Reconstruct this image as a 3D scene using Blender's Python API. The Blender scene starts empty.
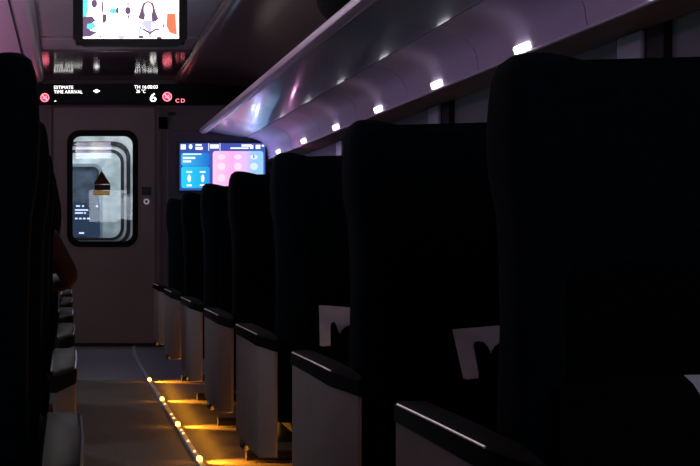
import bpy, bmesh, math, random
from mathutils import Vector
random.seed(7)
C = bpy.context.scene.collection
PI = math.pi
F = 1260.0            # focal length in pixels of the 700 px wide frame
VX, VY = 68.0, 241.0  # vanishing point of the aisle
EYE = 0.917

def P(px, py, Y):
    """point of the carriage at depth Y seen at photo pixel px, py"""
    return ((px - VX) * Y / F, Y, EYE - (py - VY) * Y / F)

# ------------------------------------------------------------------ materials
def mat(name, col, rough=0.6, metal=0.0, emit=None, es=0.0, spec=0.5, noise=None, bump=None, coat=0.0):
    m = bpy.data.materials.new(name); m.use_nodes = True
    nt = m.node_tree; b = nt.nodes['Principled BSDF']
    b.inputs['Base Color'].default_value = (*col, 1)
    b.inputs['Roughness'].default_value = rough
    b.inputs['Metallic'].default_value = metal
    b.inputs['Specular IOR Level'].default_value = spec
    b.inputs['Coat Weight'].default_value = coat; b.inputs['Coat Roughness'].default_value = .09
    if emit:
        b.inputs['Emission Color'].default_value = (*emit, 1)
        b.inputs['Emission Strength'].default_value = es
    tc = nt.nodes.new('ShaderNodeTexCoord')
    if noise:
        sc, amt = noise
        n = nt.nodes.new('ShaderNodeTexNoise'); n.inputs['Scale'].default_value = sc; n.inputs['Detail'].default_value = 5
        r = nt.nodes.new('ShaderNodeValToRGB')
        r.color_ramp.elements[0].position = 0.3; r.color_ramp.elements[1].position = 0.7
        r.color_ramp.elements[0].color = (*[c * (1 - amt) for c in col], 1)
        r.color_ramp.elements[1].color = (*[min(1, c * (1 + amt)) for c in col], 1)
        nt.links.new(tc.outputs['Object'], n.inputs['Vector'])
        nt.links.new(n.outputs['Fac'], r.inputs['Fac'])
        nt.links.new(r.outputs['Color'], b.inputs['Base Color'])
    if bump:
        sc, st = bump
        n = nt.nodes.new('ShaderNodeTexNoise'); n.inputs['Scale'].default_value = sc; n.inputs['Detail'].default_value = 3
        bp = nt.nodes.new('ShaderNodeBump'); bp.inputs['Strength'].default_value = st; bp.inputs['Distance'].default_value = 0.01
        nt.links.new(tc.outputs['Object'], n.inputs['Vector'])
        nt.links.new(n.outputs['Fac'], bp.inputs['Height'])
        nt.links.new(bp.outputs['Normal'], b.inputs['Normal'])
    return m

def emit(name, col, s):
    m = bpy.data.materials.new(name); m.use_nodes = True
    nt = m.node_tree; nt.nodes.clear()
    o = nt.nodes.new('ShaderNodeOutputMaterial'); e = nt.nodes.new('ShaderNodeEmission')
    e.inputs['Color'].default_value = (*col, 1); e.inputs['Strength'].default_value = s
    nt.links.new(e.outputs[0], o.inputs[0])
    return m

def emit_grad(name, stops, s, axis=0):
    """emission running through colour stops along one axis of the mesh's own box"""
    m = emit(name, (1, 1, 1), s); nt = m.node_tree
    e = [n for n in nt.nodes if n.type == 'EMISSION'][0]
    tc = nt.nodes.new('ShaderNodeTexCoord'); sp = nt.nodes.new('ShaderNodeSeparateXYZ')
    r = nt.nodes.new('ShaderNodeValToRGB')
    nt.links.new(tc.outputs['Generated'], sp.inputs[0])
    nt.links.new(sp.outputs[axis], r.inputs['Fac'])
    el = r.color_ramp.elements
    while len(el) < len(stops): el.new(0.5)
    for k, (p, c) in enumerate(stops):
        el[k].position = p; el[k].color = (*c, 1)
    nt.links.new(r.outputs['Color'], e.inputs['Color'])
    return m

def glass(name, tint=(1, 1, 1), refl=0.08):
    m = bpy.data.materials.new(name); m.use_nodes = True
    nt = m.node_tree; nt.nodes.clear()
    o = nt.nodes.new('ShaderNodeOutputMaterial'); mx = nt.nodes.new('ShaderNodeMixShader')
    t = nt.nodes.new('ShaderNodeBsdfTransparent'); g = nt.nodes.new('ShaderNodeBsdfGlossy')
    t.inputs['Color'].default_value = (*tint, 1); g.inputs['Roughness'].default_value = 0.02
    mx.inputs['Fac'].default_value = refl
    nt.links.new(t.outputs[0], mx.inputs[1]); nt.links.new(g.outputs[0], mx.inputs[2]); nt.links.new(mx.outputs[0], o.inputs[0])
    return m

M = dict(
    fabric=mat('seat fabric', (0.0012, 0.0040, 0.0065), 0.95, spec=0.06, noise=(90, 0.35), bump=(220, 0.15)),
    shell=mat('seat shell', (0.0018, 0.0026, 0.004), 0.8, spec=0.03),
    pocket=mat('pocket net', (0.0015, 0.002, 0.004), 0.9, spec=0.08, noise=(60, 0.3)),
    console=mat('console plastic', (0.27, 0.215, 0.20), 0.55, spec=0.25, noise=(6, 0.12)),
    consoletop=mat('arm pad', (0.006, 0.006, 0.0062), 0.45, spec=0.12, noise=(40, 0.2)),
    armshade=mat('shaded arm pad', (0.004, 0.0035, 0.004), 0.75, spec=0.08, noise=(40, .2)),  # arm pad again, with the lamp side row's shade put into its colour
    chrome=mat('trim metal', (0.95, 0.93, 0.95), 0.33, 1.0),
    pedal=mat('pedal steel', (.10, .095, .09), .4, .7),
    dark=mat('dark metal', (0.01, 0.01, 0.011), 0.5, spec=0.3),
    black=mat('black plastic', (0.004, 0.004, 0.006), 0.35, spec=0.3),
    rubber=mat('black rubber', (0.004, 0.004, 0.005), 0.6, spec=0.2),
    paper=mat('leaflet paper', (0.56, 0.57, 0.64), 0.7, noise=(14, 0.2)),
    wall=mat('wall laminate', (0.20, 0.18, 0.19), 0.5, spec=0.3, noise=(3, 0.08)),
    door=mat('door paint', (0.30, 0.265, 0.265), 0.45, spec=0.3, noise=(2.5, 0.08)),
    ceil=mat('ceiling panel', (0.40, 0.37, 0.385), 0.32, spec=0.5, noise=(2, 0.06)),
    ceilgloss=mat('glossy ceiling panel', (0.11, 0.09, 0.10), 0.11, spec=0.9),
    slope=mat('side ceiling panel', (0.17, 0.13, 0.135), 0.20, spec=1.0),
    slopelit=mat('side ceiling panel in pink light', (0.62, 0.46, 0.56), 0.28, spec=0.4),  # the pink light on the left panel is put into its colour
    rack=mat('rack metal', (0.36, 0.39, 0.48), 0.40, 0.35, bump=(4, 0.06), coat=.5),
    fascia=mat('rack fascia', (0.50, 0.37, 0.56), 0.5, 0.0, spec=.12),
    rail=mat('rack rail', (0.62, 0.50, 0.66), 0.42, 0.4),
    soffit=mat('soffit', (0.26, 0.17, 0.145), 0.6, noise=(4, 0.15)),
    pillar=mat('window pillar', (0.26, 0.26, 0.31), 0.4, spec=0.4, noise=(3, 0.08)),
    blind=mat('window blind', (0.13, 0.135, 0.165), 0.7, noise=(5, 0.08)),
    carpet=mat('aisle carpet', (0.11, 0.085, 0.075), 0.55, spec=0.35, noise=(45, 0.3), bump=(150, 0.2)),
    vinyl=mat('vestibule vinyl', (0.19, 0.20, 0.26), 0.30, spec=0.5, noise=(6, 0.15)),
    strip=mat('light strip profile', (0.34, 0.36, 0.42), 0.4),
    white=mat('vestibule white', (0.70, 0.74, 0.76), 0.5, noise=(7, 0.35)),  # mottle stands in for cloudy reflections on the door glass
    grey=mat('far door grey', (0.32, 0.37, 0.43), 0.5, noise=(8, 0.25)),
    bluegrey=mat('far pane blue grey', (0.10, 0.13, 0.18), 0.3, noise=(9, 0.5)),
    seal=mat('window seal', (0.012, 0.014, 0.02), 0.5),
    brown=mat('sticker brown', (0.11, 0.062, 0.045), 0.6),
    tan=mat('sticker tan', (0.56, 0.42, 0.22), 0.6),
    glass=glass('door glass', (0.96, 0.98, 1.0), 0.03),
    bag=mat('bag cloth', (0.003, 0.003, 0.004), 0.9, spec=0.1, noise=(50, 0.3)),
    red=mat('red jacket', (0.034, 0.007, 0.007), 0.85, noise=(20, 0.2)),
    trousers=mat('dark trousers', (0.012, 0.013, 0.02), 0.9),
    skin=mat('skin', (0.45, 0.27, 0.19), 0.5),
    hair=mat('black hair', (0.006, 0.005, 0.005), 0.6),
    eye=mat('eye', (0.02, 0.015, 0.012), 0.2),
    lips=mat('lips', (0.35, 0.13, 0.11), 0.5),
    lamp=emit('lamp glow', (0.92, 0.95, 1.0), 3.6),
    led=emit('amber led', (1.0, 0.45, 0.07), 9.0),
    ledsmall=emit('small amber led', (1.0, 0.50, 0.18), 2.2),
    e_white=emit('letters white', (1.0, 0.98, 0.95), 2.6),
    e_red=emit('letters red', (1.0, 0.03, 0.09), 2.6),
    e_pink=emit('letters pale red', (1.0, 0.20, 0.27), 2.6),
)

def backlit(name, col):
    m = bpy.data.materials.new(name); m.use_nodes = True
    nt = m.node_tree; nt.nodes.clear()
    o = nt.nodes.new('ShaderNodeOutputMaterial'); mx = nt.nodes.new('ShaderNodeMixShader')
    t = nt.nodes.new('ShaderNodeBsdfTranslucent'); d = nt.nodes.new('ShaderNodeBsdfDiffuse')
    t.inputs['Color'].default_value = (*col, 1); d.inputs['Color'].default_value = (*col, 1); mx.inputs['Fac'].default_value = .4
    nt.links.new(t.outputs[0], mx.inputs[1]); nt.links.new(d.outputs[0], mx.inputs[2]); nt.links.new(mx.outputs[0], o.inputs[0])
    return m
M['tan'] = backlit('sticker tan', (.95, .72, .36)); M['brown'] = backlit('sticker brown', (.16, .085, .06))

# ------------------------------------------------------------------ mesh helpers
class MB:
    def __init__(s): s.v = []; s.f = []; s.m = []
    def poly(s, pts, mi=0):
        b = len(s.v); s.v += [tuple(p) for p in pts]; s.f.append(list(range(b, b + len(pts)))); s.m.append(mi)
    def box(s, x0, x1, y0, y1, z0, z1, mi=0):
        b = len(s.v)
        s.v += [(x, y, z) for z in (z0, z1) for y in (y0, y1) for x in (x0, x1)]
        for q in ((0, 2, 3, 1), (4, 5, 7, 6), (0, 1, 5, 4), (2, 6, 7, 3), (0, 4, 6, 2), (1, 3, 7, 5)):
            s.f.append([b + k for k in q]); s.m.append(mi)
    def loft(s, rings, closed=True, caps=True, mi=0):
        b = len(s.v); n = len(rings[0])
        for r in rings: s.v += [tuple(p) for p in r]
        for i in range(len(rings) - 1):
            for k in range(n if closed else n - 1):
                k2 = (k + 1) % n
                s.f.append([b + i * n + k, b + i * n + k2, b + (i + 1) * n + k2, b + (i + 1) * n + k]); s.m.append(mi)
        if caps:
            s.f.append([b + k for k in range(n)][::-1]); s.m.append(mi)
            e = b + (len(rings) - 1) * n
            s.f.append([e + k for k in range(n)]); s.m.append(mi)
    def prism_y(s, pts, y0, y1, mi=0):      # pts: (x, z) outline
        s.loft([[(x, y0, z) for x, z in pts], [(x, y1, z) for x, z in pts]], mi=mi)
    def tube(s, path, r, n=10, mi=0):
        rings = []
        path = [Vector(p) for p in path]
        for i, p in enumerate(path):
            d = (path[min(i + 1, len(path) - 1)] - path[max(i - 1, 0)]).normalized()
            u = d.cross(Vector((0, 0, 1)))
            if u.length < 1e-3: u = d.cross(Vector((1, 0, 0)))
            u.normalize(); w = d.cross(u)
            rr = r[i] if isinstance(r, (list, tuple)) else r
            rings.append([p + u * math.cos(2 * PI * k / n) * rr + w * math.sin(2 * PI * k / n) * rr for k in range(n)])
        s.loft(rings, mi=mi)
    def frame_y(s, outer, inner, y0, y1, mi=0):   # flat ring between two outlines of equal count
        n = len(outer)
        A = [(x, y0, z) for x, z in outer]; B = [(x, y0, z) for x, z in inner]
        A2 = [(x, y1, z) for x, z in outer]; B2 = [(x, y1, z) for x, z in inner]
        s.loft([A, B, B2, A2, A], caps=False, mi=mi)
    def mirror(s): 
        s.v = [(-x, y, z) for x, y, z in s.v]; s.f = [f[::-1] for f in s.f]; return s
    def build(s, name, mats, parent=None, smooth=False, bevel=0, seg=2, weld=True):
        me = bpy.data.meshes.new(name)
        me.from_pydata(s.v, [], s.f)
        mats = mats if isinstance(mats, (list, tuple)) else [mats]
        for k in mats: me.materials.append(M[k] if isinstance(k, str) else k)
        for p, i in zip(me.polygons, s.m): p.material_index = i
        bm = bmesh.new(); bm.from_mesh(me)
        if weld: bmesh.ops.remove_doubles(bm, verts=bm.verts, dist=1e-6)
        bmesh.ops.recalc_face_normals(bm, faces=bm.faces)
        bm.to_mesh(me); bm.free()
        o = bpy.data.objects.new(name, me); C.objects.link(o)
        if smooth:
            for p in me.polygons: p.use_smooth = True
            me.set_sharp_from_angle(angle=math.radians(40))
        if bevel:
            b = o.modifiers.new('bevel', 'BEVEL'); b.width = bevel; b.segments = seg; b.limit_method = 'ANGLE'
        if parent: o.parent = parent
        return o

def rrect(x0, x1, z0, z1, r, n=6):
    pts = []
    for cx, cz, a0 in ((x1 - r, z1 - r, 0), (x0 + r, z1 - r, 90), (x0 + r, z0 + r, 180), (x1 - r, z0 + r, 270)):
        for k in range(n + 1):
            a = math.radians(a0 + 90 * k / n)
            pts.append((cx + r * math.cos(a), cz + r * math.sin(a)))
    return pts
def ellipse(cx, cz, rx, rz, n=20, t=0):
    return [(cx + rx * math.cos(a) * math.cos(t) - rz * math.sin(a) * math.sin(t),
             cz + rx * math.cos(a) * math.sin(t) + rz * math.sin(a) * math.cos(t)) for a in (2 * PI * k / n for k in range(n))]
def disc(mb, pts, y, mi=0):     # a flat outline facing the camera side
    mb.poly([(x, y, z) for x, z in pts][::-1], mi)

def empty(name, loc, label=None, cat=None, group=None):
    o = bpy.data.objects.new(name, None); C.objects.link(o); o.location = loc; o.empty_display_size = 0.1
    return tag(o, label, cat, group)
def tag(o, label=None, cat=None, group=None, kind=None):
    if label: o['label'] = label
    if cat: o['category'] = cat
    if group: o['group'] = group
    if kind: o['kind'] = kind
    return o
def struct(o, label=None): return tag(o, label, kind='structure')
def copy_tree(o, parent=None):
    c = o.copy(); C.objects.link(c); c.parent = parent
    for ch in list(o.children): copy_tree(ch, c)
    return c
def text(body, px, py, Y, hpx, material, parent, bold=0.0, sx=1.0, align='LEFT', name='lettering'):
    cu = bpy.data.curves.new(name, 'FONT'); cu.body = body
    cu.size = hpx * Y / F / 0.70; cu.align_x = align; cu.align_y = 'BOTTOM_BASELINE'
    cu.extrude = 0.0005
    cu.materials.append(M[material])
    o = bpy.data.objects.new(name, cu); C.objects.link(o)
    x, y, z = P(px, py, Y)
    o.rotation_euler = (PI / 2, 0, 0); o.location = (x, y, z); o.scale = (sx, 1, 1)
    dg = bpy.context.evaluated_depsgraph_get(); dg.update()
    me = bpy.data.meshes.new_from_object(o.evaluated_get(dg)); bpy.data.objects.remove(o)
    o = bpy.data.objects.new(name, me); C.objects.link(o)
    o.rotation_euler = (PI / 2, 0, 0); o.location = (x, y, z); o.scale = (sx, 1, 1)
    if parent: o.parent = parent; o.location = Vector((x, y, z)) - parent.location
    return o

# ------------------------------------------------------------------ carriage shell
YB, YE = -2.0, 11.1          # rear end and front end wall
WR, WL = 1.75, -1.17
CZ = EYE + 1.436             # flat ceiling
m = MB(); m.box(WL - .1, WR + .1, YB, 8.31, -.08, 0); struct(m.build('floor', 'carpet'), 'dark carpeted aisle floor under the seats')
m = MB(); m.box(WL - .1, WR + .1, 8.31, YE, -.08, 0); struct(m.build('floor_entrance', 'vinyl'), 'smooth bluish floor in front of the end door')

# ceiling: flat middle in cross panels, smooth panel before the end wall, sloping sides
m = MB()
ys = [YB] + [1.35 + 1.25 * k for k in range(7)]
for a, b in zip(ys, ys[1:]):
    m.box(-.2, .92, a + .004, b - .004, CZ, CZ + .05)
m.box(-.2, .92, YB, 9.5, CZ + .05, CZ + .09)
struct(m.build('ceiling', 'ceil', bevel=.004), 'flat grey ceiling over the aisle')
m = MB(); m.box(-.2, .92, 8.93, 9.42, CZ - .006, CZ + .05); struct(m.build('ceiling_ridge', 'ceil', bevel=.006), 'raised band across the ceiling')
m = MB(); m.box(-.2, .92, 9.42, YE, CZ - .022, CZ + .05); struct(m.build('ceiling_end', 'ceilgloss'), 'smooth shiny ceiling panel before the end wall')
def slope(side, name):
    m = MB()
    sec = [(.92, 1.440), (.923, 1.424), (.932, 1.408), (.946, 1.395), (.966, 1.385), (.99, 1.378), (1.02, 1.374), (1.07, 1.371), (1.3, 1.366), (1.53, 1.350), (1.66, 1.29), (1.76, 1.14)]
    for y0, y1 in ((YB, YE),):
        top = [(x, z + .05) for x, z in sec][::-1]
        pts = [(x, EYE + z) for x, z in sec] + [(x + .01, EYE + z) for x, z in top]
        m.prism_y(pts, y0, y1)
    if side < 0:
        m.v = [(.72 - x, y, z) for x, y, z in m.v]
    return struct(m.build(name, 'slope' if side > 0 else 'slopelit', smooth=True))
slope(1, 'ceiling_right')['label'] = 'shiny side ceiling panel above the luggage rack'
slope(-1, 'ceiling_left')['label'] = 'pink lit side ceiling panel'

m = MB(); m.box(-.342, -.333, YB, YE, EYE + 1.364, EYE + 1.40); struct(m.build('trim_3', 'rubber'), 'dark seam along the pink side ceiling panel')

# side walls with windows
def side_wall(side):
    X = WR if side > 0 else WL; s = side
    nm = 'right' if side > 0 else 'left'
    def bx(m, d0, d1, y0, y1, z0, z1):          # d: distance out from the inner wall face
        a, b = X + s * d0, X + s * d1
        m.box(min(a, b), max(a, b), y0, y1, z0, z1)
    m = MB()
    bx(m, .0, .06, YB, YE, 0, .86); bx(m, .0, .06, YB, YE, 1.60, 2.45)
    pil = [-0.44 + 2.08 * k for k in range(6)]  # start of each pillar
    for y in pil: bx(m, .0, .06, y, y + .26, .86, 1.60)
    bx(m, .0, .06, YB, YB + .1, .86, 1.6)
    struct(m.build('wall_' + nm, 'wall'))
    m = MB()
    for y in pil: bx(m, -.02, .0, y + .09, y + .26, .84, 1.556)
    struct(m.build('trim_' + nm, 'pillar', bevel=.008), 'pale pillar covers between the windows')
    for k in range(len(pil) - 1):
        y0, y1 = pil[k] + .26, pil[k + 1]
        r = empty('window_%d' % (k + 1 + (0 if side > 0 else 5)), (X, y0, .86)); struct(r, 'carriage window with its grey shade drawn down')
        def loc(m): m.v = [(x - X, y - y0, z - .86) for x, y, z in m.v]; return m
        m = MB(); bx(m, -.006, .05, y0, y0 + .03, .86, 1.60); bx(m, -.006, .05, y1 - .03, y1 + .09, .86, 1.60)
        bx(m, -.006, .05, y0, y1, .86, .885); bx(m, -.006, .05, y0, y1, 1.575, 1.60)
        loc(m).build('window_frame', 'rubber', r)
        m = MB(); bx(m, .02, .03, y0 + .03, y1 - .03, .885, 1.575); loc(m).build('window_shade', 'blind', r)
        m = MB(); bx(m, .036, .042, y0 + .03, y1 - .03, .885, 1.575); loc(m).build('pane', 'bluegrey', r)
side_wall(1); side_wall(-1)

# end wall and its door
dl, dr, dt = P(53, 0, YE)[0], P(155, 0, YE)[0], P(0, 107, YE)[2]
m = MB()
m.box(WL, dl - .004, YE, YE + .1, 0, 2.5); m.box(dr + .004, WR, YE, YE + .1, 0, 2.5); m.box(dl - .004, dr + .004, YE, YE + .1, dt + .004, 2.5)
m.box(WL, dl + .03, YE + .075, YE + .1, 0, 2.5); m.box(dr - .03, WR, YE + .075, YE + .1, 0, 2.5); m.box(dl, dr, YE + .075, YE + .1, dt - .03, 2.5); m.box(dl, dr, YE + .075, YE + .1, 0, .03)
struct(m.build('wall_front', 'wall'), 'grey end wall of the carriage')
m = MB(); m.box(WL, WR, YB - .1, YB, 0, 2.5); struct(m.build('wall_back', 'wall'))
m = MB()
m.box(dr + .012, dr + .055, YE - .025, YE, 0, dt + .05); m.box(dl - .055, dl - .012, YE - .025, YE, 0, dt + .05); m.box(dl - .055, dr + .055, YE - .025, YE, dt + .012, dt + .05)
struct(m.build('trim_1', 'wall', bevel=.006), 'door frame in the end wall')

def seg_rect(x0, x1, z0, z1, like):
    """points on a rectangle's sides, one for each point of a rounded outline"""
    cx, cz = sum(p[0] for p in like) / len(like), sum(p[1] for p in like) / len(like)
    n = len(like) // 4; out = []
    for q, (xc, zc) in enumerate(((x1, z1), (x0, z1), (x0, z0), (x1, z0))):
        for k in range(n):
            px, pz = like[q * n + k]
            t = k / (n - 1)
            # first half of each corner lies on one side, second half on the next
            if q in (0, 2):
                out.append((xc, pz) if t < .4 else (xc, zc) if t < .6 else (px, zc))
            else:
                out.append((px, zc) if t < .4 else (xc, zc) if t < .6 else (xc, pz))
    return out
D = empty('door_1', (0, YE + .02, 0)); struct(D, 'grey sliding end door with a rounded window')
wx0, wx1, wz0, wz1 = P(67, 0, YE)[0], P(138, 0, YE)[0], P(0, 247, YE)[2], P(0, 130, YE)[2]
hole = rrect(wx0 + .01, wx1 - .01, wz0 + .01, wz1 - .01, .10)
m = MB(); m.frame_y(seg_rect(dl, dr, .006, dt, hole), hole, 0, .05); m.build('door_leaf', 'door', D)
m = MB(); m.frame_y(rrect(wx0, wx1, wz0, wz1, .11), rrect(wx0 + .05, wx1 - .045, wz0 + .05, wz1 - .05, .075), -.014, .055); m.build('window_seal', 'rubber', D, smooth=True)
m = MB(); m.prism_y(rrect(wx0 + .045, wx1 - .04, wz0 + .045, wz1 - .045, .075), .02, .028); m.build('pane', 'glass', D)
x, _, z = P(146.5, 201.5, YE)
m = MB(); m.prism_y(ellipse(x, z, .030, .030), -.006, 0); m.build('lock_rose', 'black', D)
m = MB(); m.frame_y(ellipse(x, z, .027, .027), ellipse(x, z, .012, .012), -.012, -.005); m.build('lock_ring', mat('lock steel glow', (.75, .73, .75), .35, .6, (.5, .5, .55), .18), D, smooth=True)  # shine of the steel ring put in as a faint emission
x, _, z = P(146.5, 191, YE)
m = MB(); m.box(x - .042, x + .042, -.012, 0, z - .035, z + .035); m.build('lock_cover', 'black', D, bevel=.006)
# threshold
m = MB(); m.box(dl - .05, dr + .05, YE - .10, YE + .02, 0, .018); struct(m.build('trim_2', 'dark', bevel=.004), 'dark threshold strip under the end door')

# sticker on the door glass
S = empty('warning_sticker', P(102, 184, YE + .034), 'brown and tan triangle warning sticker on the end door glass', 'sticker')
def loc(m, e): m.v = [(x - e.location.x, y - e.location.y, z - e.location.z) for x, y, z in m.v]; return m
yy = YE + .030
m = MB(); m.prism_y([P(101.8, 170.5, YE)[::2], P(93.5, 184, YE)[::2], P(110.5, 184, YE)[::2]], yy, yy + .006); loc(m, S).build('triangle_panel', 'brown', S)
m = MB(); m.prism_y([P(94.5, 184.6, YE)[::2], P(94.5, 190, YE)[::2], P(110.5, 190, YE)[::2], P(110.5, 184.6, YE)[::2]], yy, yy + .006); loc(m, S).build('text_panel', 'brown', S)
m = MB(); m.prism_y([P(93.3, 190.4, YE)[::2], P(93.3, 195, YE)[::2], P(109.8, 195, YE)[::2], P(109.8, 190.4, YE)[::2]], yy, yy + .006); loc(m, S).build('lower_panel', 'tan', S)

# small fittings right of the door
x0, _, z1 = P(158.5, 117.5, YE); x1, _, z0 = P(167, 129, YE)
m = MB(); m.box(x0, x1, YE - .045, YE - .026, z0, z1); m.box(x0, x1, YE - .05, YE - .045, z1 - .02, z1)
m.box(x0, x1, YE - .026, YE, z0, z1)
tag(m.build('wall_switch_box', 'shell', bevel=.004), 'small dark square box beside the top of the end door', 'switch box')
x0, _, z1 = P(168, 112, YE); x1, _, z0 = P(176, 115.2, YE)
m = MB(); m.box(x0, x1, YE - .03, YE, z0, z1)
tag(m.build('wall_vent', 'black', bevel=.004), 'short black slot fitting on the wall under the sign', 'vent')

# ------------------------------------------------------------------ vestibule seen through the glass
V2 = 12.45
m = MB(); m.box(-.9, 1.5, YE + .1, 14.2, -.08, 0); struct(m.build('floor_vestibule', 'vinyl'))
m = MB(); m.box(-.9, 1.5, YE + .1, 14.2, 2.35, 2.4); struct(m.build('ceiling_vestibule', 'white'))
m = MB(); m.box(-.95, -.9, YE + .1, 14.2, 0, 2.4); struct(m.build('wall_vestibule_left', 'white'))
m = MB(); m.box(1.5, 1.55, YE + .1, 14.2, 0, 2.4); struct(m.build('wall_vestibule_right', 'white'))
m = MB(); m.box(-.95, 1.55, 14.2, 14.25, 0, 2.4); struct(m.build('wall_vestibule_end', 'white'))
D2 = empty('door_2', (0, V2, 0)); struct(D2, 'second door with nested rounded dark seals beyond the glass')
def q(px, py): return P(px, py, V2)[::2]
ax0, az1 = q(63, 150); ax1, az0 = q(123.5, 240)
hole = rrect(ax0, ax1, az0, az1, .12)
m = MB(); m.frame_y(seg_rect(-.9, 1.5, .0, 2.35, hole), hole, 0, .05); m.build('door_leaf', 'white', D2)
m = MB(); bx0, bz1 = q(57, 141.5); bx1, bz0 = q(130.3, 246)
m.frame_y(rrect(bx0, bx1, bz0, bz1, .16), rrect(bx0 + .038, bx1 - .038, bz0 + .038, bz1 - .045, .125), -.012, 0); m.build('outer_seal', 'seal', D2, smooth=True)
m = MB(); m.frame_y(rrect(ax0 - .004, ax1 + .004, az0 - .004, az1 + .004, .124), rrect(ax0 + .022, ax1 - .026, az0 + .022, az1 - .024, .10), -.012, .05); m.build('inner_seal', 'seal', D2, smooth=True)
D3 = empty('door_3', (0, 13.6, 0)); struct(D3, 'third grey door far beyond the glass')
def q3(px, py): return P(px, py, 13.6)[::2]
cx0, cz1 = q3(60, 164); cx1, cz0 = q3(102, 262)
hole = rrect(cx0, cx1, cz0, cz1, .09)
m = MB(); m.frame_y(seg_rect(-.9, 1.5, 0, 2.35, hole), hole, 0, .05); m.build('door_leaf', 'white', D3)
m = MB(); m.frame_y(rrect(cx0 - .004, cx1 + .004, cz0 - .004, cz1 + .004, .094), rrect(cx0 + .03, cx1 - .03, cz0 + .03, cz1 - .03, .07), -.01, .03); m.build('window_seal', 'grey', D3, smooth=True)
m = MB(); m.prism_y(rrect(cx0 + .02, cx1 - .02, cz0 + .02, cz1 - .02, .07), .03, .036); m.build('pane', 'bluegrey', D3)
# added glowing panel that imitates a screen's reflection in the door glass
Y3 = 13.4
ip = empty('screen_reflection', P(86, 213, Y3), 'blue glowing stand-in for a screen reflection low in the end door glass', 'panel')
e_ip = emit('reflection blue', (.10, .17, .32), .28); e_ipt = emit('reflection text', (.62, .75, 1.0), 1.3)
m = MB(); a = P(73, 203, Y3); b = P(100, 236, Y3); m.box(a[0], b[0], Y3, Y3 + .02, b[2], a[2]); loc(m, ip).build('reflection_body', e_ip, ip)
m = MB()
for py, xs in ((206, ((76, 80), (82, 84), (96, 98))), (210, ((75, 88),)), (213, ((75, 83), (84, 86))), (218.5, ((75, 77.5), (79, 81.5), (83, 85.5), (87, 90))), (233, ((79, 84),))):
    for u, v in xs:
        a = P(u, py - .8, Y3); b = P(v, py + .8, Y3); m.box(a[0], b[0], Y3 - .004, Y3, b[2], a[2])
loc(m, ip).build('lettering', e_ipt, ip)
m = MB(); a = P(84, 236, Y3); m.box(a[0] - .05, a[0] + .05, Y3 + .02, 13.6, a[2] + .1, a[2] + .2); loc(m, ip).build('stand_in_bracket', 'dark', ip)

# ------------------------------------------------------------------ sign over the door
YS = 10.98
sg = empty('sign_board', (P(140, 0, YS)[0], YS, P(0, 94, YS)[2]), 'long black passenger sign board with white and red lettering over the end door', 'sign')
a = P(30, 84, YS); b = P(252, 104, YS)
m = MB(); m.box(-.85, b[0], YS, YE, b[2], a[2]); loc(m, sg).build('sign_body', mat('sign black', (.002, .002, .003), .35, spec=.12), sg, bevel=.004)
ye = YS - .003
def lt(t, px, py, h, mt, bold=.0, sx=1.0): return text(t, px, py, ye, h, mt, sg, bold, sx)
lt('ESTIMATE', 53.8, 88.9, 3.2, 'e_white', .002, .98)
lt('TIME ARRIVAL', 53.8, 93.4, 3.2, 'e_white', .002, 1.0)
lt('-', 54, 102.6, 4.6, 'e_white', .003, 1.3)
lt('TH 16:00:03', 134.2, 88.6, 3.4, 'e_white', .002, .97)
lt('26 °C', 136, 92.8, 3.2, 'e_white', .002, .90)
lt('6', 149.4, 101.6, 8.4, 'e_white', 0, 1.15); lt('6', 149.9, 101.6, 8.4, 'e_white', 0, 1.15)
lt('C', 175.3, 102.5, 3.8, 'e_pink', .004, 1.1); lt('D', 180.6, 102.5, 3.8, 'e_pink', .004, 1.1)
m = MB(); s = ye / F
cx, _, cz = P(96.6, 91, ye)
m.prism_y([(cx - 3.6 * s, cz), (cx, cz + 2.0 * s), (cx + 3.6 * s, cz), (cx, cz - 2.0 * s)], ye, ye + .002)
loc(m, sg).build('arrow_symbol', 'e_white', sg)
for px, py, r in ((44.8, 97.6, 4.4), (167.2, 96.7, 4.7)):
    cx, _, cz = P(px, py, ye)
    m = MB()
    m.prism_y(ellipse(cx, cz, r * s, r * s, 28), ye + .001, ye + .002, 0)
    m.frame_y(ellipse(cx, cz, r * s, r * s, 28), ellipse(cx, cz, r * .80 * s, r * .80 * s, 28), ye - .001, ye + .001, 1)
    d = r * s * .62; w = r * s * .12
    m.prism_y([(cx - d - w, cz + d - w), (cx - d + w, cz + d + w), (cx + d + w, cz - d + w), (cx + d - w, cz - d - w)], ye - .001, ye + .001, 1)
    m.prism_y([(cx - .55 * r * s, cz - .30 * r * s), (cx + .5 * r * s, cz - .30 * r * s), (cx + .5 * r * s, cz - .06 * r * s), (cx - .55 * r * s, cz - .06 * r * s)], ye - .001, ye + .001, 1)
    m.prism_y([(cx + .18 * r * s, cz + .05 * r * s), (cx + .50 * r * s, cz + .05 * r * s), (cx + .40 * r * s, cz + .45 * r * s), (cx + .10 * r * s, cz + .40 * r * s)], ye - .001, ye + .001, 1)
    loc(m, sg).build('no_smoking_symbol', [emit('symbol red ground', (.75, .0, .06), .9), 'e_pink'], sg)

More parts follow.
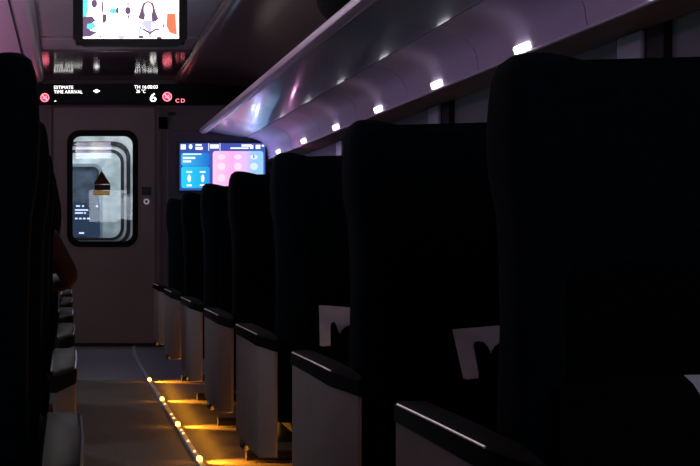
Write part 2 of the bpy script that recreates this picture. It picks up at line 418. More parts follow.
# ------------------------------------------------------------------ hanging television
YT = 6.4; sT = YT / F
tv = empty('hanging_television', (P(130, 0, YT)[0], YT, P(0, 10, YT)[2]), 'black framed television hanging from the ceiling showing a bright picture', 'television')
def t2(px, py): return P(px, py, YT)[::2]
x0, z1 = t2(73, -24); x1, z0 = t2(187, 46.2); u0, v1 = t2(83, -15); u1, v0 = t2(178.8, 39)
m = MB(); m.frame_y(seg_rect(x0, x1, z0, z1, rrect(u0, u1, v0, v1, .004, 3)), rrect(u0, u1, v0, v1, .004, 3), -.012, .03)
m.v = [(x, y + YT, z) for x, y, z in m.v]; loc(m, tv).build('screen_bezel', 'black', tv)
m = MB(); m.box(x0 + .01, x1 - .01, YT + .004, YT + .06, z0 + .01, z1 - .01); loc(m, tv).build('screen_case', 'black', tv, bevel=.008)
m = MB(); cxm = (x0 + x1) / 2; m.box(cxm - .09, cxm + .09, YT + .01, YT + .05, z1 - .02, CZ - .012); m.box(cxm - .14, cxm + .14, YT - .03, YT + .09, CZ - .012, CZ)
loc(m, tv).build('ceiling_bracket', 'dark', tv, bevel=.003)
# the picture: people in a pale room, a red seat at the side
pic_m = [emit('picture white', (1.0, .96, .98), 3.2), emit('picture cyan', (.15, .75, .85), 1.3), emit('picture dark', (.26, .15, .28), .8),
         emit('picture lilac', (.62, .60, .85), 1.25), emit('picture red', (1.0, .24, .12), 1.1), emit('picture pink', (1.0, .72, .70), 1.5), emit('picture skin', (1.0, .86, .82), 1.6)]
m = MB()
def c2(cx, cy): return t2(70 + cx / 5.833, cy / 5.833)          # coordinates inside the enlarged view of the screen
def fill(pts, mi, lay): disc(m, [c2(*p) for p in pts][::-1], YT - .0005 * lay, mi)
def blob(cx, cy, rx, ry, mi, lay, t=0): fill(ellipse(cx, cy, rx, ry, 18, t), mi, lay)
fill([(75, -90), (636, -90), (636, 228), (75, 228)], 0, 0)
fill([(76, -90), (108, -90), (104, 60), (92, 106), (76, 106)], 1, 1)
blob(252, 64, 22, 16, 1, 1); fill([(100, 140), (140, 132), (150, 158), (120, 175), (98, 165)], 1, 3)
blob(142, 20, 17, 26, 2, 1); blob(150, -40, 60, 40, 0, 2)
fill([(76, 98), (130, 96), (150, 120), (120, 140), (100, 150), (120, 178), (160, 188), (120, 212), (76, 216)], 2, 2)
fill([(190, 82), (214, 84), (214, 120), (196, 140), (188, 120)], 2, 2); blob(188, 40, 6, 40, 2, 1)
fill([(130, 212), (200, 165), (210, 175), (150, 222)], 5, 2)
blob(178, 215, 9, 6, 2, 3); blob(276, 62, 8, 20, 2, 2)
blob(338, 62, 17, 22, 2, 2); blob(340, 22, 12, 10, 3, 1); fill([(340, 84), (350, 90), (345, 108), (336, 104)], 2, 2)
fill([(292, 122), (316, 120), (316, 128), (292, 130)], 3, 2); blob(300, 215, 28, 10, 3, 1)
# seated woman with long dark hair and pale coat
fill([(425, 20), (455, 4), (486, 18), (500, 70), (516, 110), (500, 126), (462, 120), (424, 116), (398, 106), (410, 66)], 2, 2)
blob(456, 56, 27, 42, 6, 3); fill([(438, 88), (474, 88), (478, 120), (434, 120)], 0, 3)
fill([(436, 112), (478, 112), (530, 160), (550, 220), (400, 224), (402, 160)], 3, 1); fill([(420, 140), (455, 180), (460, 222), (405, 222)], 0, 2); fill([(476, 130), (535, 172), (545, 220), (475, 222)], 0, 2)
fill([(405, 158), (440, 170), (466, 188), (500, 165), (540, 175), (500, 178), (466, 200), (430, 178)], 2, 3)
blob(415, 216, 18, 8, 2, 3); blob(520, 222, 16, 8, 2, 3)
fill([(566, 78), (612, 78), (622, 205), (580, 190), (562, 150)], 4, 2); fill([(524, 80), (546, 84), (550, 160), (540, 150)], 5, 2)
fill([(612, 78), (634, 70), (634, 210), (622, 205)], 5, 2); blob(545, 152, 5, 10, 2, 3)
loc(m, tv).build('picture', pic_m, tv, weld=False)

m = MB(); m.box(u0 + .02, u1 - .02, YT + .06, YT + .063, v0 + .01, v1 - .06); loc(m, tv).build('rear_screen', emit_grad('rear picture', [(0, (.9, .8, .95)), (.35, (.35, .33, .45)), (.5, (1, .95, .95)), (.8, (.75, .65, .70)), (1, (.5, .5, .7))], 12.0), tv)
# ------------------------------------------------------------------ partition with the touch screen
YP = 9.82; sP = YP / F
pa = MB()
x0, _, zt = P(168, 130.5, YP); x1 = P(266.8, 0, YP)[0]
def partition_pts():
    pts = [(x1, .0), (x1, P(0, 158, YP)[2])]
    for px, py in ((266.4, 150), (264.5, 144.5), (260.5, 140), (252, 136.2), (240, 133.4), (224, 131.5), (205, 130.6)):
        a = P(px, py, YP); pts.append((a[0], a[2]))
    return pts + [(x0, zt), (x0, .0)]
pa.prism_y(partition_pts(), YP, YP + .08)
struct(pa.build('wall_partition', mat('partition', (.035, .030, .045), .5, spec=.3, noise=(3, .1)), bevel=.004), 'dark partition with a rounded upper corner behind the last seats')
YQ = YP - .012; 
sc = empty('wall_mounted_touch_screen', P(223, 166, YQ), 'wide glowing blue and pink touch screen on the partition', 'screen')
def s2(px, py): return P(px, py, YQ - .004)[::2]
def c3(cx, cy): return s2(170 + cx / 6.364, 130 + cy / 6.364)   # coordinates inside the enlarged view of the screen
def bar(m, cx0, cy0, cx1, cy1, y, mi=0, r=0):
    a = c3(cx0, cy1); b = c3(cx1, cy0)
    pts = rrect(a[0], b[0], a[1], b[1], r * sP / 6.364, 5) if r else [(a[0], a[1]), (b[0], a[1]), (b[0], b[1]), (a[0], b[1])]
    m.prism_y(pts, y, y + .001, mi)
m = MB(); a = c3(48, 392); b = c3(612, 68); m.prism_y(rrect(a[0], b[0], a[1], b[1], .03), YQ, YP); loc(m, sc).build('screen_case', 'black', sc)
m = MB(); bar(m, 62, 84, 606, 384, YQ - .002); loc(m, sc).build('screen_image', emit_grad('screen blue', [(0, (.03, .10, .42)), (.45, (.07, .09, .50)), (1, (.06, .12, .48))], 1.0), sc)
m = MB(); bar(m, 72, 146, 252, 228, YQ - .004, 0, 16); loc(m, sc).build('journey_card', emit_grad('card blue', [(0, (.05, .50, .85)), (1, (.02, .16, .62))], 1.1), sc)
m = MB(); bar(m, 72, 232, 252, 370, YQ - .004, 0, 16); loc(m, sc).build('weather_card', emit_grad('card cyan', [(0, (.02, .60, .85)), (1, (.02, .30, .72))], 1.2), sc)
m = MB(); bar(m, 272, 134, 594, 384, YQ - .004, 0, 18); loc(m, sc).build('menu_card', emit_grad('card pink', [(0, (.92, .55, .82)), (.4, (.95, .42, .80)), (.65, (.75, .50, .92)), (.8, (.30, .55, .98)), (1, (.30, .58, .98))], 1.15), sc)
m = MB(); yl = YQ - .006
for x_, y_, X_, Y_ in ((68, 92, 100, 124), (162, 90, 202, 100), (162, 107, 208, 126), (244, 84, 248, 132), (254, 92, 310, 118), (316, 84, 320, 132),
                       (384, 111, 500, 120), (455, 92, 520, 106), (508, 96, 530, 120), (545, 94, 575, 120), (584, 94, 598, 106),
                       (82, 150, 200, 157), (82, 172, 160, 184), (82, 194, 134, 206), (104, 262, 140, 272), (190, 262, 226, 272), (106, 346, 138, 358), (190, 346, 226, 356)):
    bar(m, x_, y_, X_, Y_, yl)
for cx, cy, rx, ry in ((131, 106, 12, 16), (122, 308, 11, 24), (208, 308, 11, 24)):
    m.prism_y([c3(*p) for p in ellipse(cx, cy, rx, ry, 16)], yl, yl + .001)
loc(m, sc).build('lettering', emit('screen letters', (.92, .96, 1), 1.25), sc, weld=False)
for row in range(3):
    for k in range(3):
        m = MB(); m.prism_y([c3(*p) for p in ellipse(328 + 103 * k, (172, 232, 305)[row], 25, 24 if row else 16, 20)], yl, yl + .001)
        loc(m, sc).build('menu_icon', emit('icon %d%d' % (row, k), (1, .76, .93) if k < 2 else (.70, .88, 1), 1.05), sc)
m = MB(); cx, cz = c3(533, 168); m.box(cx - .004, cx + .004, yl - .001, yl, cz - .014, cz + .014); loc(m, sc).build('menu_mark', emit('mark', (.5, .3, .6), .5), sc)

# ------------------------------------------------------------------ luggage racks
def sec_under(n=8):      # shelf underside, aisle edge to seam
    return [(1.085 + (1.388 - 1.085) * k / n, .856 - .050 * k / n - .006 * math.sin(PI * k / n)) for k in range(n + 1)]
def sec_curve():
    return [(1.394, .805), (1.43, .799), (1.465, .788), (1.50, .772), (1.528, .750), (1.545, .722), (1.553, .695), (1.557, .66), (1.562, .642)]
def thick(sec, t):
    out = []
    for i, p in enumerate(sec):
        a = sec[max(i - 1, 0)]; b = sec[min(i + 1, len(sec) - 1)]
        d = Vector((b[0] - a[0], b[1] - a[1])).normalized()
        out.append((p[0] - d.y * t, p[1] + d.x * t))
    return sec + out[::-1]
def make_rack(side, label):
    rk = empty('luggage_rack', (1.4 if side > 0 else .58 - 1.4, 0, EYE + .8), label, 'luggage rack')
    def fin(m, name, mt, **k):
        m.v = [(x - 1.4, y, z - .8) for x, y, z in m.v]
        if side < 0: m.mirror()
        return m.build(name, mt, rk, **k)
    seams = [YB] + [-.215 + 1.0 * k for k in range(0, 11)] 
    seams[-1] = YP - .016
    for a, b in zip(seams, seams[1:]):
        m = MB(); m.prism_y(thick(sec_under(), .02), a + .003, b - .003); fin(m, 'shelf_panel', 'rack', smooth=True)
        m = MB(); m.prism_y(thick(sec_curve(), .015), a + .003, b - .003); fin(m, 'fascia_panel', 'fascia', smooth=True)
    m = MB(); m.prism_y(thick([(1.08, .88), (1.39, .83), (1.47, .806), (1.54, .77), (1.58, .66)], .012), YB, YP - .016); fin(m, 'backing', 'black')
    m = MB(); m.prism_y([(1.562 + .0, .642), (1.75, .642), (1.75, .66), (1.562, .66)], YB, YP - .016); fin(m, 'soffit', 'soffit')
    m = MB(); m.prism_y(ellipse(1.564, .641, .008, .006, 12), YB, YP - .016); fin(m, 'lip_strip', 'rail', smooth=True)
    m = MB(); m.prism_y([(1.022, .858), (1.026, .842), (1.045, .834), (1.075, .838), (1.092, .850), (1.095, .868), (1.070, .876), (1.040, .880), (1.027, .874)], YB, YP - .02); fin(m, 'edge_rail', 'rail', smooth=True)
    for k in range(-1, 10):
        y = .31 + k
        if y > YP - .1: break
        m = MB()
        # capsule lens on the fascia, just above its lip
        pts = []
        for kk in range(24):
            a = 2 * PI * kk / 24; c, s_ = math.cos(a), math.sin(a)
            pts.append((.060 * (1 if c > 0 else -1) + .013 * c if abs(c) > 1e-6 else 0, .0135 * s_))
        ring = lambda d, f: [(1.5535 - d - .006 * (.5 if v > 0 else -.2), y + u * f, .660 + v * f) for u, v in pts]
        m.loft([ring(-.004, 1), ring(.003, 1), ring(.006, .8)]); fin(m, 'lamp_lens', 'lamp')
    return rk
make_rack(1, 'silver overhead luggage rack with small white lamps above the window side seats')
make_rack(-1, 'overhead luggage rack on the other side of the aisle')

# bag on the rack
bg = empty('travel_bag', (1.205, 5.02, EYE + .884), 'soft black bag lying on the luggage rack', 'bag')
m = MB()
rings = []
for k in range(13):
    t = -1 + 2 * k / 12; sq = (1 - abs(t) ** 2.6) ** .5 if abs(t) < 1 else 0
    rings.append([(.19 * max(sq, .05) * (abs(math.cos(a)) ** .7) * (1 if math.cos(a) > 0 else -1), 0.46 * t, .155 + .155 * max(sq, .05) * (abs(math.sin(a)) ** .8) * (1 if math.sin(a) > 0 else -1)) for a in (2 * PI * j / 20 for j in range(20))])
m.loft(rings); m.build('bag_body', 'bag', bg, smooth=True)
m = MB(); m.tube([(-.13, -.13, .29), (-.12, -.11, .36), (-.12, 0, .385), (-.12, .11, .36), (-.13, .13, .29)], .011); m.build('handle', 'bag', bg, smooth=True)
m = MB(); m.tube([(0, -.33, .262), (0, -.2, .30), (0, 0, .314), (0, .2, .30), (0, .33, .262)], .006); m.build('zip', 'dark', bg, smooth=True)

# ------------------------------------------------------------------ seats
def ring_at(z, cx, hw, yf, yr, rc=.05, lift=0.0, n=7):
    rc = min(rc, hw * .9, (yf - yr) * .48)
    base = rrect(cx - hw, cx + hw, yr, yf, rc, n); pts = []
    for i, p in enumerate(base):      # extra points along the long sides
        pts.append(p); q_ = base[(i + 1) % len(base)]
        if abs(q_[0] - p[0]) > hw:
            pts += [(p[0] + (q_[0] - p[0]) * t / 12, p[1]) for t in range(1, 12)]
    out = []
    for x, y in pts:
        u = abs(x - cx) / hw
        k = max(0, (u - .45) / .55); k = k * k * (3 - 2 * k)
        out.append((x, y, z + lift * k))
    return out
def seat_unit(side, label):
    """double seat; local origin on the floor between its two places, aisle at -x for side 1"""
    r = empty('double_seat', (0, 0, 0), label, 'seat')
    def fin(m, name, mt, par=r, **k):
        if side < 0: m.mirror()
        return m.build(name, mt, par, **k)
    for c in ((-.283, .251) if side > 0 else (-.266, .262)):
        m = MB()
        S = [(.40, .222, .03, -.085, 0), (.46, .232, .025, -.105, 0), (.62, .241, .01, -.125, 0), (.80, .242, -.008, -.142, 0), (.89, .244, -.010, -.150, 0),
             (.95, .247, -.008, -.154, 0), (1.01, .256, 0, -.156, 0), (1.07, .259, 0, -.156, 0), (1.110, .257, -.003, -.155, .002),
             (1.136, .254, -.008, -.153, .009), (1.149, .248, -.018, -.148, .016), (1.154, .237, -.032, -.136, .020)]
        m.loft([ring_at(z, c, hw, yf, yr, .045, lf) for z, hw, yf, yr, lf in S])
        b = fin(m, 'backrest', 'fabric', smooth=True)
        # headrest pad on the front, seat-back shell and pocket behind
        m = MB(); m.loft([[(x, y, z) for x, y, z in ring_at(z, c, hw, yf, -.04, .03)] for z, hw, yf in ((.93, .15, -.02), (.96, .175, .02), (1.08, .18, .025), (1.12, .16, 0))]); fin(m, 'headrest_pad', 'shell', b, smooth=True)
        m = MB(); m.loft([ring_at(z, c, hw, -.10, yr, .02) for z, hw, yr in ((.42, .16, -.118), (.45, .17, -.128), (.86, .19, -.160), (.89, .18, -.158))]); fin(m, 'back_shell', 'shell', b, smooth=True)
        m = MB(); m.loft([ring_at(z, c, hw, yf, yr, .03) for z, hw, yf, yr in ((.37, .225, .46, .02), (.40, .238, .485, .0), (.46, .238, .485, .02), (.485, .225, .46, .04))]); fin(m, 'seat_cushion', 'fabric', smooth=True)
    # pedestal, cross beams and feet
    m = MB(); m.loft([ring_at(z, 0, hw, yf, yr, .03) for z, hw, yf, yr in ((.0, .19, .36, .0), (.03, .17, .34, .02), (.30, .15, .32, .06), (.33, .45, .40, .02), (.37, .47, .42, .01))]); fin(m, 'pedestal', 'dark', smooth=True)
    m = MB(); m.tube([(-.40, .47, .028), (.40, .47, .028)], .022, 12); m.tube([(-.15, .47, .028), (-.13, .33, .04)], .02, 10); m.tube([(.15, .47, .028), (.13, .33, .04)], .02, 10); fin(m, 'foot_bar', 'dark', smooth=True)
    # aisle side console
    def cons(ox):
        m = MB()
        L = [(.420, .572, .40, .600), (.416, .562, .335, .612), (.405, .557, .298, .618), (.385, .555, .282, .620), (.35, .555, .277, .620), (.15, .555, .277, .620), (-.04, .558, .277, .617), (-.06, .562, .279, .610), (-.125, .598, .290, .6045)]
        m.loft([[(xo + ox, y, zb + .008), (xo + ox + .006, y, zb), (.606 + ox, y, zb), (.606 + ox, y, zt), (xo + ox, y, zt)] for y, xo, zb, zt in L])
        return m
    ox = -1.138
    co = fin(cons(ox), 'side_console', 'console', smooth=True)
    m = MB()
    L = [(.424, .570, .604, .625), (.418, .558, .608, .640), (.40, .552, .612, .646), (.15, .552, .612, .647), (-.05, .556, .608, .645), (-.07, .566, .606, .643), (-.13, .598, .597, .635)]
    m.loft([[(xo + ox, y, zb), (.612 + ox, y, zb), (.612 + ox, y, zt - .006), (.606 + ox, y, zt), (xo + ox + .008, y, zt), (xo + ox, y, zt - .006)] for y, xo, zb, zt in L])
    ar = fin(m, 'armrest', 'armshade' if side > 0 else 'consoletop', co, smooth=True)
    m = MB(); m.loft([[(x + ox - .0036, y, z - .0026), (x + ox - .0014, y, z - .0011), (x + ox + .001, y, z - .004), (x + ox - .0036, y, z - .0045)] for x, y, z in ((.5555, .385, .6452), (.5555, .15, .6462), (.5595, -.05, .6442))]); fin(m, 'trim_strip', 'chrome', ar)
    m = MB(); m.tube([(.572 + ox, .36, .272), (.572 + ox, .33, .255), (.572 + ox, .29, .255), (.572 + ox, .26, .272)], [.008, .014, .014, .008], 10); fin(m, 'foot_pedal', 'pedal', co, smooth=True)
    # middle and window side armrests
    for c, w in ((0, .025), (.565, .02)):
        m = MB(); m.loft([[(c - w, y, zb), (c + w, y, zb), (c + w, y, zt), (c - w, y, zt)] for y, zb, zt in ((.36, .60, .63), (.33, .59, .64), (.0, .58, .64), (-.02, .55, .64))]); fin(m, 'middle_armrest', 'consoletop', bevel=.008)
        m = MB(); m.box(c - .015, c + .015, -.02, .06, .36, .6); fin(m, 'armrest_support', 'dark')
    return r
RX, LX = 1.138, -.564
R = [1.835] + [1.80 + .985 * k for k in range(1, 7)]
labels = {1: ['largest dark seat back, hiding all but one corner of its white leaflet',
              'dark double seat whose pocket holds the larger white leaflet, just ahead of the largest seat',
              'dark double seat whose pocket holds the smaller white leaflet',
              'dark double seat whose headrest covers the right lower corner of the touch screen',
              'dark double seat covering the lower middle of the touch screen with its headrest',
              'dark double seat whose headrest just meets the lower left corner of the touch screen',
              'last and smallest dark double seat in the lamp side row, beside the partition edge'],
          -1: ['tall dark double seat across the aisle, under the pink side ceiling panel',
               'dark double seat across the aisle, second from the camera, a slim dark edge',
               'dark double seat across the aisle, directly behind the seat of the passenger in red',
               'dark double seat across the aisle that the passenger in red sits in',
               'dark double seat across the aisle, first ahead of the passenger in red',
               'dark double seat across the aisle, second ahead of the passenger in red',
               'dark double seat across the aisle, last one before the end door']}
rights, lefts = [], []
for side, X, store in ((1, RX, rights), (-1, LX, lefts)):
    proto = seat_unit(side, 'x')
    for k in range(7):
        o = proto if k == 0 else copy_tree(proto)
        o.location = (X, R[k], 0)
        o['label'] = labels[side][k]
        o['group'] = 'double seats in the lamp side row' if side > 0 else 'double seats across the aisle'
        store.append(o)
# consoles slide a little differently on each row
for k, d in enumerate((-.10, -.06, .0, -.02, .05, .13, .12)):
    for ch in rights[k].children:
        if ch.name.startswith('side_console'): ch.location.y = d

for ch in lefts[0].children:
    if ch.name.startswith('side_console'): ch.location.y = -.24
# pockets: a part of the first three rows' backrests, with a leaflet in each
def pocket_for(k, humps, xr, right_cut=None):
    bk = [c for c in rights[k].children if c.name.startswith('backrest')]
    bk = min(bk, key=lambda c: sum(v.co.x for v in c.data.vertices))
    y0 = -.172
    m = MB(); m.prism_y([(x - RX, z) for x, z in humps], y0 - .006, y0)
    m.build('seat_pocket', 'pocket', bk)
def row_px(k, px, py):
    Y = R[k] - .170
    a = P(px, py, Y); return a[0], a[2]
# row 3 (index 2)
def leaflet(k, pts, label, yoff=-.168):
    Y = R[k] + yoff
    o = empty('leaflet', (sum(p[0] for p in pts) / len(pts), Y, sum(p[1] for p in pts) / len(pts)), label, 'leaflet', 'white leaflets in the seat pockets')
    m = MB(); m.prism_y(pts, Y - .0012, Y); loc(m, o).build('page', 'paper', o)
    m = MB(); xs = [p[0] for p in pts]; zs = [p[1] for p in pts]
    m.prism_y([(p[0] + .006, p[1] - .002) for p in pts], Y, Y + .0012); loc(m, o).build('back_page', 'paper', o)
    return o
h2 = [row_px(1, *p) for p in ((478.5, 392), (478, 372), (474.5, 352), (473.2, 345), (474.5, 342), (478, 341.2), (483, 342), (487, 347), (490, 354.5), (494, 346.5), (498.5, 343.2), (502, 343.5), (506, 349), (512, 354), (580, 358), (580, 430), (480, 430))]
leaflet(1, [row_px(1, *p) for p in ((452.5, 329.5), (506.5, 324.8), (526, 326), (523, 400), (467, 400), (463.7, 379), (480, 377.3), (480, 395), (520, 396), (520, 331))][:3] + [row_px(1, 526, 375), row_px(1, 479.7, 377), row_px(1, 463.7, 379)], 'larger fully showing white leaflet in a dark seat pocket')
pocket_for(1, h2, 0)
h3 = [row_px(2, *p) for p in ((330.5, 365), (330.4, 345), (330.3, 326), (331.5, 322.5), (334, 322), (336.5, 327), (339, 334), (343, 329), (346, 326), (350, 325), (358, 327), (395, 330), (395, 375), (331, 375))]
leaflet(2, [row_px(2, *p) for p in ((319, 305), (340, 306.5), (356, 308), (356, 345), (330, 345), (320, 346))], 'smaller white leaflet in a dark seat pocket, farther along the row')
pocket_for(2, h3, 0)
h1 = [row_px(0, *p) for p in ((560, 385), (620, 378), (660, 374), (681, 374.5), (690, 383), (696, 392), (703, 410), (708, 430), (860, 440), (860, 520), (560, 520))]
leaflet(0, [row_px(0, *p) for p in ((672, 378), (681, 375.2), (735, 374), (738, 440), (690, 440))], 'white leaflet showing only one corner, in the pocket of the largest seat')
pocket_for(0, h1, 0)

# ------------------------------------------------------------------ light strip along the seats
ls = empty('floor_light_strip', (.535, 5, 0), 'pale floor strip with amber guide lights along the foot of the seats', 'light strip')
m = MB()
path = [(.545, -1.5), (.545, 5.2), (.538, 7.2), (.53, 8.3), (.528, 9.2), (.533, 9.9), (.55, 10.5), (.58, 10.97)]
rings = [[(x - .018, y, 0), (x - .012, y, .010), (x + .012, y, .010), (x + .018, y, 0)] for x, y in path]
m.loft(rings); loc(m, ls).build('strip_profile', 'strip', ls)
def sx(y):
    for (a, ya), (b, yb) in zip(path, path[1:]):
        if ya <= y <= yb: return a + (b - a) * (y - ya) / (yb - ya)
leds = [1.22, 2.22, 3.22, 4.22, 5.22, 6.21, 7.2, 8.2]
for y in leds:
    m = MB(); m.loft([[(sx(y) + .012 * math.cos(a) * f, y + .035 * math.sin(a) * f, z) for a in (2 * PI * k / 14 for k in range(14))] for f, z in ((1, .009), (1, .018), (.75, .024))])
    loc(m, ls).build('guide_light', 'led', ls)
for y in (7.0, 6.58, 6.44, 6.03, 5.93, 5.70, 5.42, 4.9, 4.6, 3.9, 3.6):
    m = MB(); m.loft([[(sx(y) + .006 * math.cos(a), y + .014 * math.sin(a), z) for a in (2 * PI * k / 10 for k in range(10))] for z in (.009, .016)])
    loc(m, ls).build('small_light', 'ledsmall', ls)

# ------------------------------------------------------------------ passenger in red leaning into the aisle
def skin_body(name, joints, edges, material, parent, sub=2, root=0):
    me = bpy.data.meshes.new(name); me.from_pydata([j[0] for j in joints], edges, [])
    o = bpy.data.objects.new(name, me); C.objects.link(o)
    if parent: o.parent = parent
    o.modifiers.new('skin', 'SKIN').use_smooth_shade = True
    for v, j in zip(me.skin_vertices[0].data, joints): v.radius = j[1]
    me.skin_vertices[0].data[root].use_root = True
    s = o.modifiers.new('sub', 'SUBSURF'); s.levels = sub; s.render_levels = sub
    me.materials.append(M[material])
    dg = bpy.context.evaluated_depsgraph_get(); dg.update()
    m2 = bpy.data.meshes.new_from_object(o.evaluated_get(dg)); o.modifiers.clear(); o.data = m2
    for p in m2.polygons: p.use_smooth = True
    return o
pz = empty('person', (-.243, 5.0, .48), 'seated passenger in a dark red jacket with an elbow out over the aisle', 'person')
def rel(p): return (p[0] + .26, p[1] - 5.0, p[2] - .48)
J = [((-.26, 4.98, .57), (.15, .11)), ((-.25, 4.96, .74), (.14, .10)), ((-.23, 4.96, .90), (.16, .10)), ((-.22, 4.96, .99), (.12, .08)), ((-.215, 4.98, 1.06), (.05, .05)), ((-.21, 5.0, 1.10), (.055, .055)),
     ((-.095, 4.97, .915), (.058, .058)), ((-.045, 4.99, .835), (.050, .050)), ((-.006, 5.02, .775), (.042, .042)), ((-.055, 5.14, .745), (.042, .042)), ((-.13, 5.25, .75), (.028, .028)),
     ((-.38, 4.97, .96), (.062, .062)), ((-.44, 5.0, .84), (.05, .05)), ((-.46, 5.04, .73), (.042, .042)), ((-.40, 5.17, .72), (.036, .036)), ((-.32, 5.27, .72), (.028, .028)),
     ((-.17, 5.16, .565), (.085, .08)), ((-.16, 5.38, .56), (.062, .062)), ((-.16, 5.42, .35), (.052, .055)), ((-.16, 5.41, .10), (.04, .045)), ((-.16, 5.49, .045), (.04, .03)),
     ((-.35, 5.16, .565), (.085, .08)), ((-.36, 5.38, .56), (.062, .062)), ((-.36, 5.42, .35), (.052, .055)), ((-.36, 5.41, .10), (.04, .045)), ((-.36, 5.49, .045), (.04, .03))]
E = [(0, 1), (1, 2), (2, 3), (3, 4), (4, 5), (3, 6), (6, 7), (7, 8), (8, 9), (9, 10), (3, 11), (11, 12), (12, 13), (13, 14), (14, 15), (0, 16), (16, 17), (17, 18), (18, 19), (19, 20), (0, 21), (21, 22), (22, 23), (23, 24), (24, 25)]
body = skin_body('body', [(rel(p), r) for p, r in J], E, 'red', pz)
body.data.materials.append(M['trousers']); body.data.materials.append(M['skin'])
for p in body.data.polygons:
    c = p.center
    if c.z < .10 and c.y > .03 or c.z < .03: p.material_index = 1
    elif c.z > .57 and abs(c.x - .045) < .07: p.material_index = 2
# head
m = MB(); hc = Vector(rel((-.205, 5.02, 1.185)))
rings = []
for k in range(13):
    t = PI * (k + .02) / 12.04; z = -math.cos(t)
    w = .073 * math.sin(t) ** .8 * (1 - .12 * (z < 0) * -z); d = .092 * math.sin(t) ** .8
    rings.append([(hc.x + w * math.cos(a), hc.y + d * math.sin(a) + (.012 if z < 0 else 0) * -z, hc.z + .115 * z) for a in (2 * PI * j / 18 for j in range(18))])
m.loft(rings); hd = m.build('head', 'skin', pz, smooth=True)
m = MB(); m.loft([[(hc.x + w * math.cos(a), hc.y + .088 + y + .5 * w * math.sin(a), hc.z + z) for a in (2 * PI * j / 8 for j in range(8))] for w, y, z in ((.006, -.004, .02), (.009, .006, .0), (.015, .014, -.022), (.010, .0, -.03))]); m.build('nose', 'skin', hd, smooth=True)
for s in (-1, 1):
    m = MB(); m.loft([[(hc.x + s * .03 + .012 * f * math.cos(a), hc.y + .083 + y, hc.z + .012 + .007 * f * math.sin(a)) for a in (2 * PI * j / 10 for j in range(10))] for f, y in ((1, -.004), (1, .0), (.5, .004))]); m.build('eye', 'eye', hd, smooth=True)
    m = MB(); m.loft([[(hc.x + s * (.071 + x), hc.y + .016 * f * math.cos(a), hc.z - .005 + .030 * f * math.sin(a)) for a in (2 * PI * j / 12 for j in range(12))] for x, f in ((-.004, 1), (.006, 1.1), (.010, .8))]); m.build('ear', 'skin', hd, smooth=True)
m = MB(); m.loft([[(hc.x + .024 * f * math.cos(a), hc.y + .088 + y, hc.z - .052 + .007 * f * math.sin(a)) for a in (2 * PI * j / 12 for j in range(12))] for f, y in ((1, -.006), (1, .002), (.5, .006))]); m.build('mouth', 'lips', hd, smooth=True)
m = MB(); rings = []
for k in range(9):
    t = PI * .04 + PI * .56 * k / 8
    rings.append([(hc.x + .084 * math.sin(t) * math.cos(a), hc.y - .016 + .094 * math.sin(t) * math.sin(a), hc.z + .012 + .122 * math.cos(t) - (.05 * (t / PI) * max(0, -math.sin(a)))) for a in (2 * PI * j / 18 for j in range(18))])
m.loft(rings); m.build('hair', 'hair', pz, smooth=True)
# hands resting together, five fingers each
for s, wx, wy, wz in ((1, -.13, 5.25, .75), (-1, -.32, 5.27, .72)):
    w = rel((wx, wy, wz)); dx = -.5 * s
    K = [(w, (.022, .018)), ((w[0] + dx * .06, w[1] + .05, w[2] - .01), (.034, .016))]
    Eh = [(0, 1)]
    for f in range(4):
        off = (f - 1.5) * .019; L = (.032, .037, .035, .026)[f]
        b0 = (w[0] + dx * .10 + off * .9, w[1] + .085 + off * .45 * s, w[2] - .012)
        n0 = len(K)
        K += [(b0, (.0095, .0095)), ((b0[0] + dx * L * .8, b0[1] + L * .8, b0[2] - .012), (.0085, .0085)), ((b0[0] + dx * L * 1.1, b0[1] + L * 1.2, b0[2] - .034), (.007, .007))]
        Eh += [(1, n0), (n0, n0 + 1), (n0 + 1, n0 + 2)]
    n0 = len(K)
    K += [((w[0] + .018 * -s, w[1] + .055, w[2] + .006), (.011, .011)), ((w[0] + .030 * -s, w[1] + .085, w[2] + .002), (.008, .008))]
    Eh += [(0, n0), (n0, n0 + 1)]
    skin_body('hand', K, Eh, 'skin', pz)

# ------------------------------------------------------------------ lights
def area(name, loc_, rot, sx_, sy_, power, col, spread=180):
    l = bpy.data.lights.new(name, 'AREA'); l.shape = 'RECTANGLE'; l.size = sx_; l.size_y = sy_; l.energy = power; l.color = col; l.spread = math.radians(spread)
    o = bpy.data.objects.new(name, l); C.objects.link(o); o.location = loc_; o.rotation_euler = rot; return o
def spot(name, loc_, target, power, col, ang, blend=.6, rad=.01):
    l = bpy.data.lights.new(name, 'SPOT'); l.energy = power; l.color = col; l.spot_size = math.radians(ang); l.spot_blend = blend; l.shadow_soft_size = rad
    o = bpy.data.objects.new(name, l); C.objects.link(o); o.location = loc_
    o.rotation_euler = (Vector(target) - Vector(loc_)).to_track_quat('-Z', 'Y').to_euler(); return o
def point(name, loc_, power, col, rad=.02):
    l = bpy.data.lights.new(name, 'POINT'); l.energy = power; l.color = col; l.shadow_soft_size = rad
    o = bpy.data.objects.new(name, l); C.objects.link(o); o.location = loc_; return o
AMB = (1.0, .37, .02)
for y in leds[2:]:
    spot('guide_beam', (sx(y) - .03, y, .06), (sx(y) + .11, y, .0), 60, AMB, 60, 1, .012)
    for g in (.0, -.33, -.66): point('guide_glow', (sx(y) + .12, y + g, .09), .42, AMB, .03)
    spot('guide_glow_aisle', (sx(y) - .0, y, .07), (sx(y) - .10, y, 0), .8, AMB, 70, 1, .02)
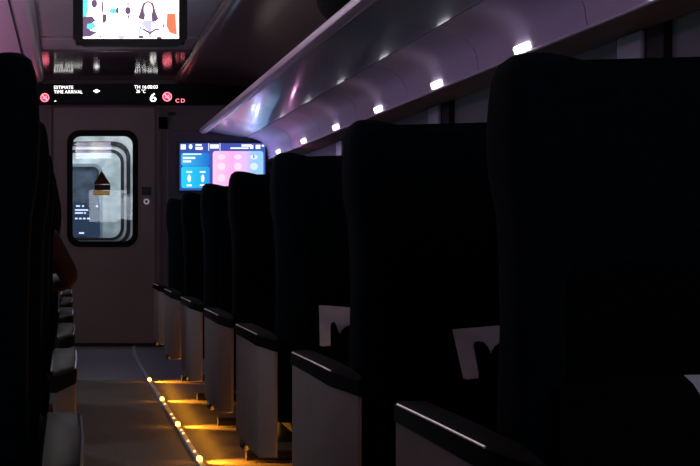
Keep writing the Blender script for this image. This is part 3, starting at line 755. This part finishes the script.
# vestibule ceiling lights
area('vestibule_light', (.3, 11.75, 2.3), (0, 0, 0), 1.4, .8, 14, (.92, .97, 1.0))
area('vestibule_light_far', (.3, 13.05, 2.3), (0, 0, 0), 1.4, .5, 10, (.85, .96, 1.0))
# light of the touch screen spilling along the rack
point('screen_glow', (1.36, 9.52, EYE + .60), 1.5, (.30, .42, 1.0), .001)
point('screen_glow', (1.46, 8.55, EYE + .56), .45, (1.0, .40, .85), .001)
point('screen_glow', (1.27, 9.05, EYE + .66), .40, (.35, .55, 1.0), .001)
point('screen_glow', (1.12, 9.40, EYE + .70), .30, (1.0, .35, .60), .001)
# cool fill points added out of sight in the row across the aisle
for y in (3.35, 5.48, 7.35):
    point('cool_fill', (-.30, y, .98), 4.5, (.66, .84, 1.0), .03)
# unseen strips added over the racks and under the ceiling as fill, the screens facing the other way
area('fill_left', (-.62, 4.2, 1.95), (0, math.radians(-62), 0), .12, 11, 7, (.60, .50, .85))
area('fill_left_up', (-.75, 4.5, 1.90), (0, math.radians(205), 0), .12, 12, 17, (1.0, .52, .85))
area('fill_right_up', (1.45, 4.2, 1.90), (0, math.radians(195), 0), .12, 11, 1.2, (1.0, .75, .72))
area('ceiling_fill', (.36, 4.5, CZ - .02), (0, 0, 0), .2, 11, 7, (1.0, .84, .76))
area('rear_screen_glow', (.90, -1.6, 1.58), (PI / 2, 0, 0), 1.0, .6, 10, (.80, .88, 1.0))
w = bpy.data.worlds.new('night'); bpy.context.scene.world = w; w.use_nodes = True
w.node_tree.nodes['Background'].inputs[0].default_value = (.02, .022, .03, 1); w.node_tree.nodes['Background'].inputs[1].default_value = .1

# ------------------------------------------------------------------ camera
cam = bpy.data.cameras.new('camera'); co = bpy.data.objects.new('camera', cam); C.objects.link(co)
co.location = (0, 0, EYE); co.rotation_euler = (PI / 2, 0, 0)
cam.sensor_width = 36; cam.lens = F / 700 * 36; cam.shift_x = (350 - VX) / 700; cam.shift_y = (VY - 233) / 700
cam.clip_start = .05
sc_ = bpy.context.scene; sc_.camera = co
sc_.view_settings.view_transform = 'Standard'; sc_.view_settings.look = 'None'; sc_.view_settings.exposure = 0; sc_.view_settings.gamma = 1
